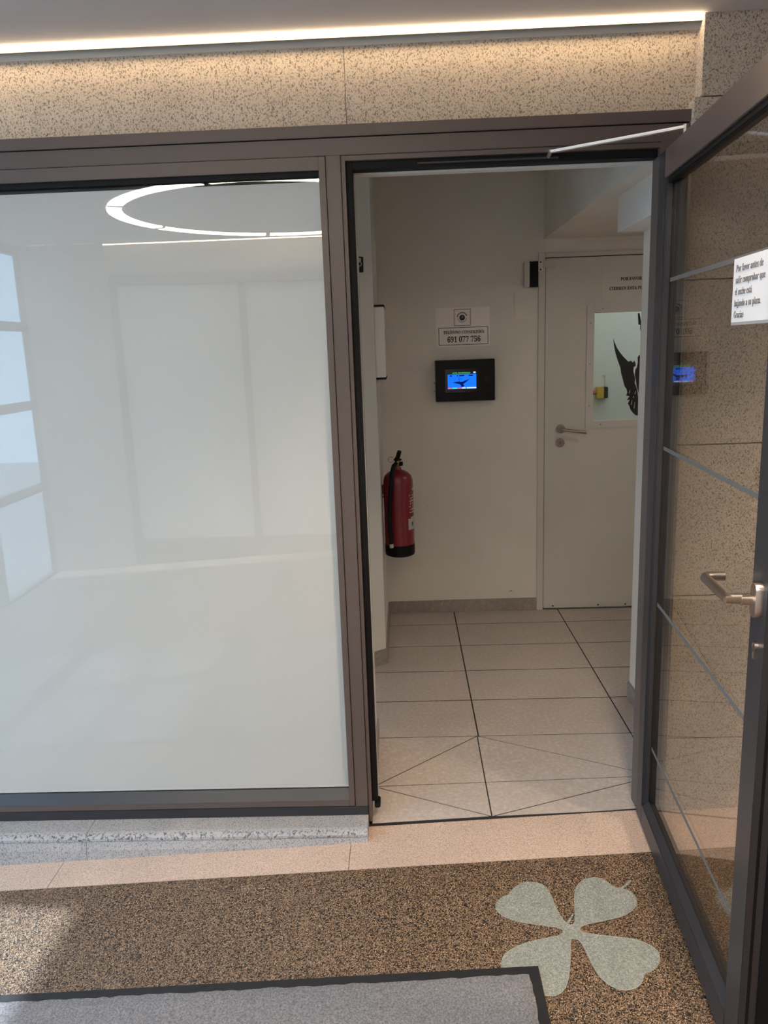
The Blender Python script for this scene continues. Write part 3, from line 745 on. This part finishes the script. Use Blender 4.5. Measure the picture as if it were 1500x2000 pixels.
# contact box and plate by the inner door
cb = empty('door_contact', (0.72, YW, 1.84), 'black and cream door contact at the corner of the inner door', 'door contact')
box('cover', 0.669, 0.699, YW - .030, YW, 1.840, 1.971, WHITEP, cb, 0.003)
box('core', 0.6995, 0.746, YW - .024, YW, 1.840, 1.973, BLACKP, cb, 0.001)
box('cover', 0.7465, 0.770, YW - .030, YW - .013, 1.840, 1.912, WHITEP, cb, 0.003)
brk = box('bracket', 0.7465, 0.771, YW - .018, YW - .013, 1.918, 1.980, ALU, cb, 0.001)
box('bracket_tongue', 0.771, 0.842, YW - .022, YW - .0125, 1.940, 1.975, WHITEP, cb, 0.0015)
for z in (1.930, 1.968):
    disc_y('screw', 0.759, YW - .0178, z, 0.0045, 0.0015, INK, brk, 10)
cp = empty('blank_plate', (0.68, YW, 1.74), 'painted-over square cover plate below the door contact', 'cover plate')
box('plate', 0.621, 0.743, YW - .004, YW, 1.678, 1.803, WALL, cp, 0.002)
box('plate_rim', 0.617, 0.747, YW - .0018, YW, 1.674, 1.807, WALL, cp, 0.001)
# notice on the inner door
dn = empty('door_notice', (1.25, y0, 1.85), 'pale paper notice at the top of the inner door', 'notice')
box('sheet', 1.093, 1.405, y0 - .0016, y0 - .0004, 1.757, 1.955, DOORPAINT, dn)
text('lettering', 'POR FAVOR', 0.024, INK, dn, (1.249, y0 - .0018, 1.866), width=0.114, bold=0.012)
text('lettering', 'CIERREN ESTA PUERTA', 0.024, INK, dn, (1.249, y0 - .0018, 1.817), width=0.232, bold=0.012)

# wall box on the splayed side
wbx = empty('wall_box', (-0.124, 3.72, 1.57), 'slim ivory wall box with black end caps above the extinguisher', 'box')
box('body', -0.1238, -0.078, 3.690, 3.93, 1.412, 1.732, BOXP, wbx, 0.002)
box('end_cap', -0.1238, -0.077, 3.689, 3.93, 1.732, 1.742, BLACKP, wbx, 0.001)
box('end_cap', -0.1238, -0.077, 3.689, 3.93, 1.402, 1.412, BLACKP, wbx, 0.001)
# small key switch on the splayed wall
_dirw = Vector((0.206, 0.152, 0)).normalized(); _nw = Vector((_dirw.y, -_dirw.x, 0))
ksb = Vector((-0.124, 3.664, 0)) - _dirw * 0.080
ks = empty('key_switch', ksb + Vector((0, 0, 1.90)), 'small black key switch on the splayed wall', 'switch')
def onw(s, n, z):
    return ksb + _dirw * s + _nw * n + Vector((0, 0, z))
slab('switch_body', [onw(-.022, .022, 1.882), onw(.018, .022, 1.880), onw(.019, .022, 1.945), onw(-.022, .022, 1.947)], 0.0215, BLACKP, ks, tuple(-_nw))
slab('switch_label', [onw(-.012, .0228, 1.925), onw(.006, .0228, 1.925), onw(.006, .0228, 1.940), onw(-.012, .0228, 1.940)], 0.0008, WHITEP, ks, tuple(-_nw))
tube('key_ring', [onw(-.004 + .009 * math.cos(a), .026, 1.914 + .009 * math.sin(a)) for a in [2 * math.pi * k / 14 for k in range(15)]], 0.002, STEEL, ks, 8)

# ------------------------------------------------------------------ fire extinguisher
EX, EY = -0.040, 3.93
ex = empty('fire_extinguisher', (EX, EY, 0.487), 'red fire extinguisher with black hose hanging on the corridor wall', 'fire extinguisher')
R_ = 0.076
cyl = lathe('cylinder', [(R_, 0.545), (R_, 0.86), (R_ * .985, 0.885), (R_ * .90, 0.906), (R_ * .70, 0.922), (R_ * .42, 0.933), (0.020, 0.938), (0.018, 0.950), (0.0, 0.950)], EX, EY, RED, ex, 44)
lathe('base_cap', [(0.0, 0.487), (R_ * .80, 0.488), (R_ * .97, 0.494), (R_ * 1.02, 0.503), (R_ * 1.02, 0.550), (R_ * .99, 0.552)], EX, EY, BLACKP, ex, 44)
vv = lathe('valve', [(0.0, 0.945), (0.014, 0.945), (0.016, 0.955), (0.012, 0.960), (0.012, 0.972), (0.015, 0.974), (0.015, 0.982), (0.0, 0.982)], EX, EY, BRASS, ex, 20)
tube('gauge', [(EX + .010, EY - .004, 0.968), (EX + .026, EY - .008, 0.968)], 0.011, BLACKP, vv, 16)
tube('lever_handle', [(EX - .010, EY - .006, 0.984), (EX + .002, EY - .010, 1.000), (EX + .008, EY - .018, 1.020), (EX + .012, EY - .024, 1.034)], [0.011, 0.012, 0.0115, 0.0105], BLACKP, ex, 14)
box('squeeze_grip', EX - .012, EX + .022, EY - .012, EY + .010, 0.984, 0.992, BLACKP, ex, 0.002)
tube('safety_ring', [(EX - .033 + .014 * math.cos(a), EY - .018, 0.992 + .014 * math.sin(a)) for a in [2 * math.pi * k / 20 for k in range(21)]], 0.0016, STEEL_DULL, ex, 8)
hose = tube('hose', [(EX - .006, EY - .012, 0.972), (EX - .020, EY - .030, 0.960), (EX - .030, EY - .062, 0.925), (EX - .034, EY - .082, 0.880), (EX - .040, EY - .088, 0.820), (EX - .046, EY - .088, 0.750), (EX - .048, EY - .088, 0.690), (EX - .047, EY - .088, 0.630), (EX - .043, EY - .088, 0.570)], [0.010, 0.011, 0.0115, 0.012, 0.012, 0.012, 0.0118, 0.0115, 0.011], BLACKP, ex, 16)
tube('nozzle', [(EX - .043, EY - .088, 0.572), (EX - .042, EY - .088, 0.550)], 0.0105, WHITEP, hose, 14)
def cyl_label(name, a0, a1, z0, z1, m, r=R_ + .0006, k=10):
    bm = bmesh.new(); lo = []; hi = []
    for i in range(k + 1):
        a = math.radians(a0 + (a1 - a0) * i / k)
        lo.append(bm.verts.new((EX + r * math.cos(a), EY + r * math.sin(a), z0))); hi.append(bm.verts.new((EX + r * math.cos(a), EY + r * math.sin(a), z1)))
    for i in range(k):
        bm.faces.new((lo[i], lo[i + 1], hi[i + 1], hi[i]))
    g = bmesh.ops.solidify(bm, geom=bm.faces[:], thickness=-0.0005)
    return finish(bm, name, m, cyl)
cyl_label('inspection_label', -52, -14, 0.632, 0.690, PAPERW)
cyl_label('inspection_label', -38, -5, 0.690, 0.698, PAPERW)
random.seed(3)
for i in range(7):
    z = 0.720 + i * .0145
    a = -44 + (i % 2) * 4
    while a < 10:
        w = random.uniform(3, 9)
        if random.random() < .75:
            cyl_label('printed_text', a, a + w, z, z + random.uniform(.004, .009), PAPER, k=3)
        a += w + random.uniform(2, 4)
cyl_label('printed_text', -25, 5, 0.832, 0.845, PAPER, k=4)
cyl_label('printed_mark', -33, -24, 0.651, 0.672, INKG, R_ + .0012, 3)
bk = box('bracket', -0.1235, EX - R_ + .012, EY - .018, EY + .018, 0.795, 0.862, REDDARK, ex, 0.003)
tube('bracket_bolt', [(-0.1205, EY - .022, 0.812), (-0.1205, EY - .030, 0.812)], 0.006, STEEL_DULL, bk, 10)

# ------------------------------------------------------------------ doormat
mt = empty('doormat', (-0.6, 0.9, zf(-.6)), 'grey pile doormat with black rubber border', 'doormat')
MX0, MX1, MY0, MY1 = -2.3, 0.303, 0.55, 1.722
def rp(x0, x1, y0_, y1_, l):
    return [(x0, y0_, zf(x0) + l), (x1, y0_, zf(x1) + l), (x1, y1_, zf(x1) + l), (x0, y1_, zf(x0) + l)]
slab('rubber_border', rp(MX0, MX1, MY0, MY1, .005), 0.0045, MATRUB, mt, bevel=0.001)
BWD = 0.024
bm = bmesh.new()
nx, ny = 130, 60
grid = []
random.seed(11)
for j in range(ny + 1):
    row = []
    for i in range(nx + 1):
        x = MX0 + BWD + (MX1 - MX0 - 2 * BWD) * i / nx; y = MY0 + BWD + (MY1 - MY0 - 2 * BWD) * j / ny
        e = i in (0, nx) or j in (0, ny)
        if e:
            x += random.uniform(-.003, .003); y += random.uniform(-.003, .003)
        row.append(bm.verts.new((x, y, zf(x) + (.0045 if e else .0095 + random.uniform(-.0012, .0012)))))
    grid.append(row)
for j in range(ny):
    for i in range(nx):
        bm.faces.new((grid[j][i], grid[j][i + 1], grid[j + 1][i + 1], grid[j + 1][i]))
finish(bm, 'pile', PILE, mt, True)

# ------------------------------------------------------------------ lobby ceiling, lights and the rest of the lobby
struct(box('ceiling', XF, XE, YO - .2, 2.343, ZC, ZC + .08, CEIL), 'smooth pale lobby ceiling', 'ceiling')
struct(box('ceiling_cove', XF, XE, 2.343, 2.44, 2.44, 2.48, CEIL), 'slot above the light line', 'ceiling')
ls = empty('light_strip', (-0.7, 2.355, ZC), 'glowing warm light strip between ceiling and granite fascia above the doorway', 'light strip')
box('profile', XPL, XP - .001, 2.3435, 2.366, 2.4005, 2.412, ALU, ls)
box('profile_flange', XPL, XP - .001, 2.3622, 2.3665, 2.3875, 2.400, FLANGE, ls)
box('diffuser', XPL, XP - .001, 2.350, 2.357, 2.394, 2.4004, LED, ls)
ls2 = empty('light_strip', (-0.7, YO, ZC), 'warm light strip over the opposite lobby wall, seen mirrored in the white window', 'light strip')
box('profile', XPL, XP, YO + .012, YO + .034, 2.39, 2.40, ALU, ls2)
box('diffuser', XPL, XP, YO + .016, YO + .024, 2.384, 2.39, LED, ls2)
for a, b in ((-2.82, -2.62), (-2.50, -2.33)):
    box('diffuser', a, b, YO + .014, YO + .022, 2.394, 2.400, LED, ls2)
RC = (-0.755, 2 * (YS + .030) - 5.10); RO, RI = 1.00, 0.918
def ring_lamp(cx, cy_, label):
    rg = empty('ring_lamp', (cx, cy_, ZC - .008), label, 'lamp')
    SEG, kk = 7, 16
    for k in range(SEG):
        a0 = math.radians(103 + 360 / SEG * k + .9); a1 = math.radians(103 + 360 / SEG * (k + 1) - .9)
        A_ = [a0 + (a1 - a0) * i / kk for i in range(kk + 1)]
        P = [(cx + RO * math.cos(a), cy_ + RO * math.sin(a), ZC - .008) for a in A_] + [(cx + RI * math.cos(a), cy_ + RI * math.sin(a), ZC - .008) for a in A_[::-1]]
        slab('ring_segment', P, 0.008, RING, rg, (0, 0, 1))
        g0, g1 = a1, a1 + math.radians(1.8)
        slab('ring_joint', [(cx + r * math.cos(a), cy_ + r * math.sin(a), ZC - .010) for r, a in ((RO, g0), (RO, g1), (RI, g1), (RI, g0))], 0.0095, STILE, rg, (0, 0, 1))
ring_lamp(RC[0], RC[1], 'segmented ring lamp on the ceiling, mirrored in the white window')
def added_spot(x, y, watts, label):  # spots added out of view to lift the doorway floor and granite
    d = empty('added_spot', (x, y, ZC - .006), label, 'lamp', 'added spots out of view in the lobby ceiling')
    lathe('trim_ring', [(0.036, ZC - .001), (0.036, ZC - .004), (0.048, ZC - .006), (0.050, ZC - .0005)], x, y, WHITEP, d, 28)
    lathe('lens', [(0.0, ZC - .002), (0.036, ZC - .002), (0.036, ZC - .0005), (0.0, ZC - .0005)], x, y, LENS, d, 28)
    l = bpy.data.objects.new('downlight_beam', bpy.data.lights.new('downlight_beam', 'SPOT')); COL.objects.link(l)
    l.parent = d; l.location = (0, 0, -.004)
    l.data.energy = watts; l.data.color = (1.0, 0.83, 0.64); l.data.shadow_soft_size = 0.11
    l.data.spot_size = math.radians(128); l.data.spot_blend = 0.55
added_spot(0.55, 1.10, 110, 'added ceiling spot out of view, brightening the open doorway')
added_spot(2.10, 1.10, 150, 'added ceiling spot out of view, brightening the granite wall')
# opposite lobby wall: granite band, bronze frame and pale panels
wo = struct(box('wall_opposite', XF, XE, YO - .22, YO - .09, -0.3, 2.45, WALL), 'pale wall on the opposite side of the lobby', 'wall')
op = empty('wall_opposite_cladding', (-0.7, YO, 2.2), 'granite cladding of the opposite lobby wall', 'wall', None, 'structure')
box('stone_slab', XPL, -0.7, YO - .09, YO - .02, 2.17, 2.40, GRANITE, op)
box('stone_slab', -0.698, XP, YO - .09, YO - .02, 2.17, 2.40, GRANITE, op)
for a, b in zip([-0.3] + ZJ[1:-1], ZJ[1:]):
    box('stone_slab', XF, XPL, YO - .09, YO + .03, a + .0015, min(b, ZC) - .0015, GRANITE, op)
    box('stone_slab', XP, XE, YO - .09, YO + .03, a + .0015, min(b, ZC) - .0015, GRANITE, op)
wi2 = empty('window_2', (-0.7, YO, 0), 'pale panelled window of the opposite wall', 'window', None, 'structure')
box('frame_head', XPL, XP, YO - .09, YO - .01, 2.08, 2.17, BRONZE, wi2, 0.002)
box('frame_sill', XPL, XP, YO - .09, YO - .01, -0.16, 0.06, BRONZE, wi2, 0.002)
for x in (XPL, -1.25, -0.22, XP - .05):
    box('mullion', x, x + .05, YO - .09, YO - .01, 0.06, 2.08, BRONZE, wi2, 0.002)
for a, b in ((XPL + .05, -1.25), (-1.20, -0.22), (-0.17, XP - .05)):
    box('white_panel', a, b, YO - .07, YO - .05, 0.06, 2.08, FILM, wi2)
we = empty('wall_end', (XE, 0.5, 0), 'granite wall closing the lobby', 'wall', None, 'structure')
for a, b in zip(ZJ[:-1], ZJ[1:]):
    for c, d in ((YO, -0.14), (-0.137, 1.10), (1.103, 2.345)):
        box('stone_slab', XE, XE + .06, c, d, a + .0015, min(b, ZC) - .0015, GRANITE, we)
# street facade: bronze glazing bars and panes
fa = empty('window_3', (XF, 0.5, -0.2), 'glazed street front of the lobby with dark bars', 'window', None, 'structure')
ys_ = [YO - .02, -0.50, 0.40, 1.30, 2.345]
zs_ = [-0.17, 0.55, 1.20, 1.80, 2.33]
box('facade_head', XF - .06, XF, YO - .09, 2.44, 2.33, 2.47, BRONZE, fa, 0.002)
box('facade_sill', XF - .06, XF, YO - .09, 2.44, -0.26, -0.17, BRONZE, fa, 0.002)
for y in ys_:
    box('glazing_bar', XF - .06, XF, y - .04, y + .04, -0.17, 2.33, BRONZE, fa, 0.002)
for i in range(4):
    for z in zs_[1:-1]:
        box('glazing_bar', XF - .05, XF - .01, ys_[i] + .04, ys_[i + 1] - .04, z - .035, z + .035, BRONZE, fa, 0.002)
    for j in range(4):
        box('glass_pane', XF - .034, XF - .028, ys_[i] + .04, ys_[i + 1] - .04, zs_[j] + (.035 if j else 0), zs_[j + 1] - (.035 if j < 3 else 0), GLASS, fa)
struct(box('ground_street', -12, XF - .06, -9, 10, -0.42, -0.26, ASPHALT), 'grey pavement of the street outside', 'pavement')
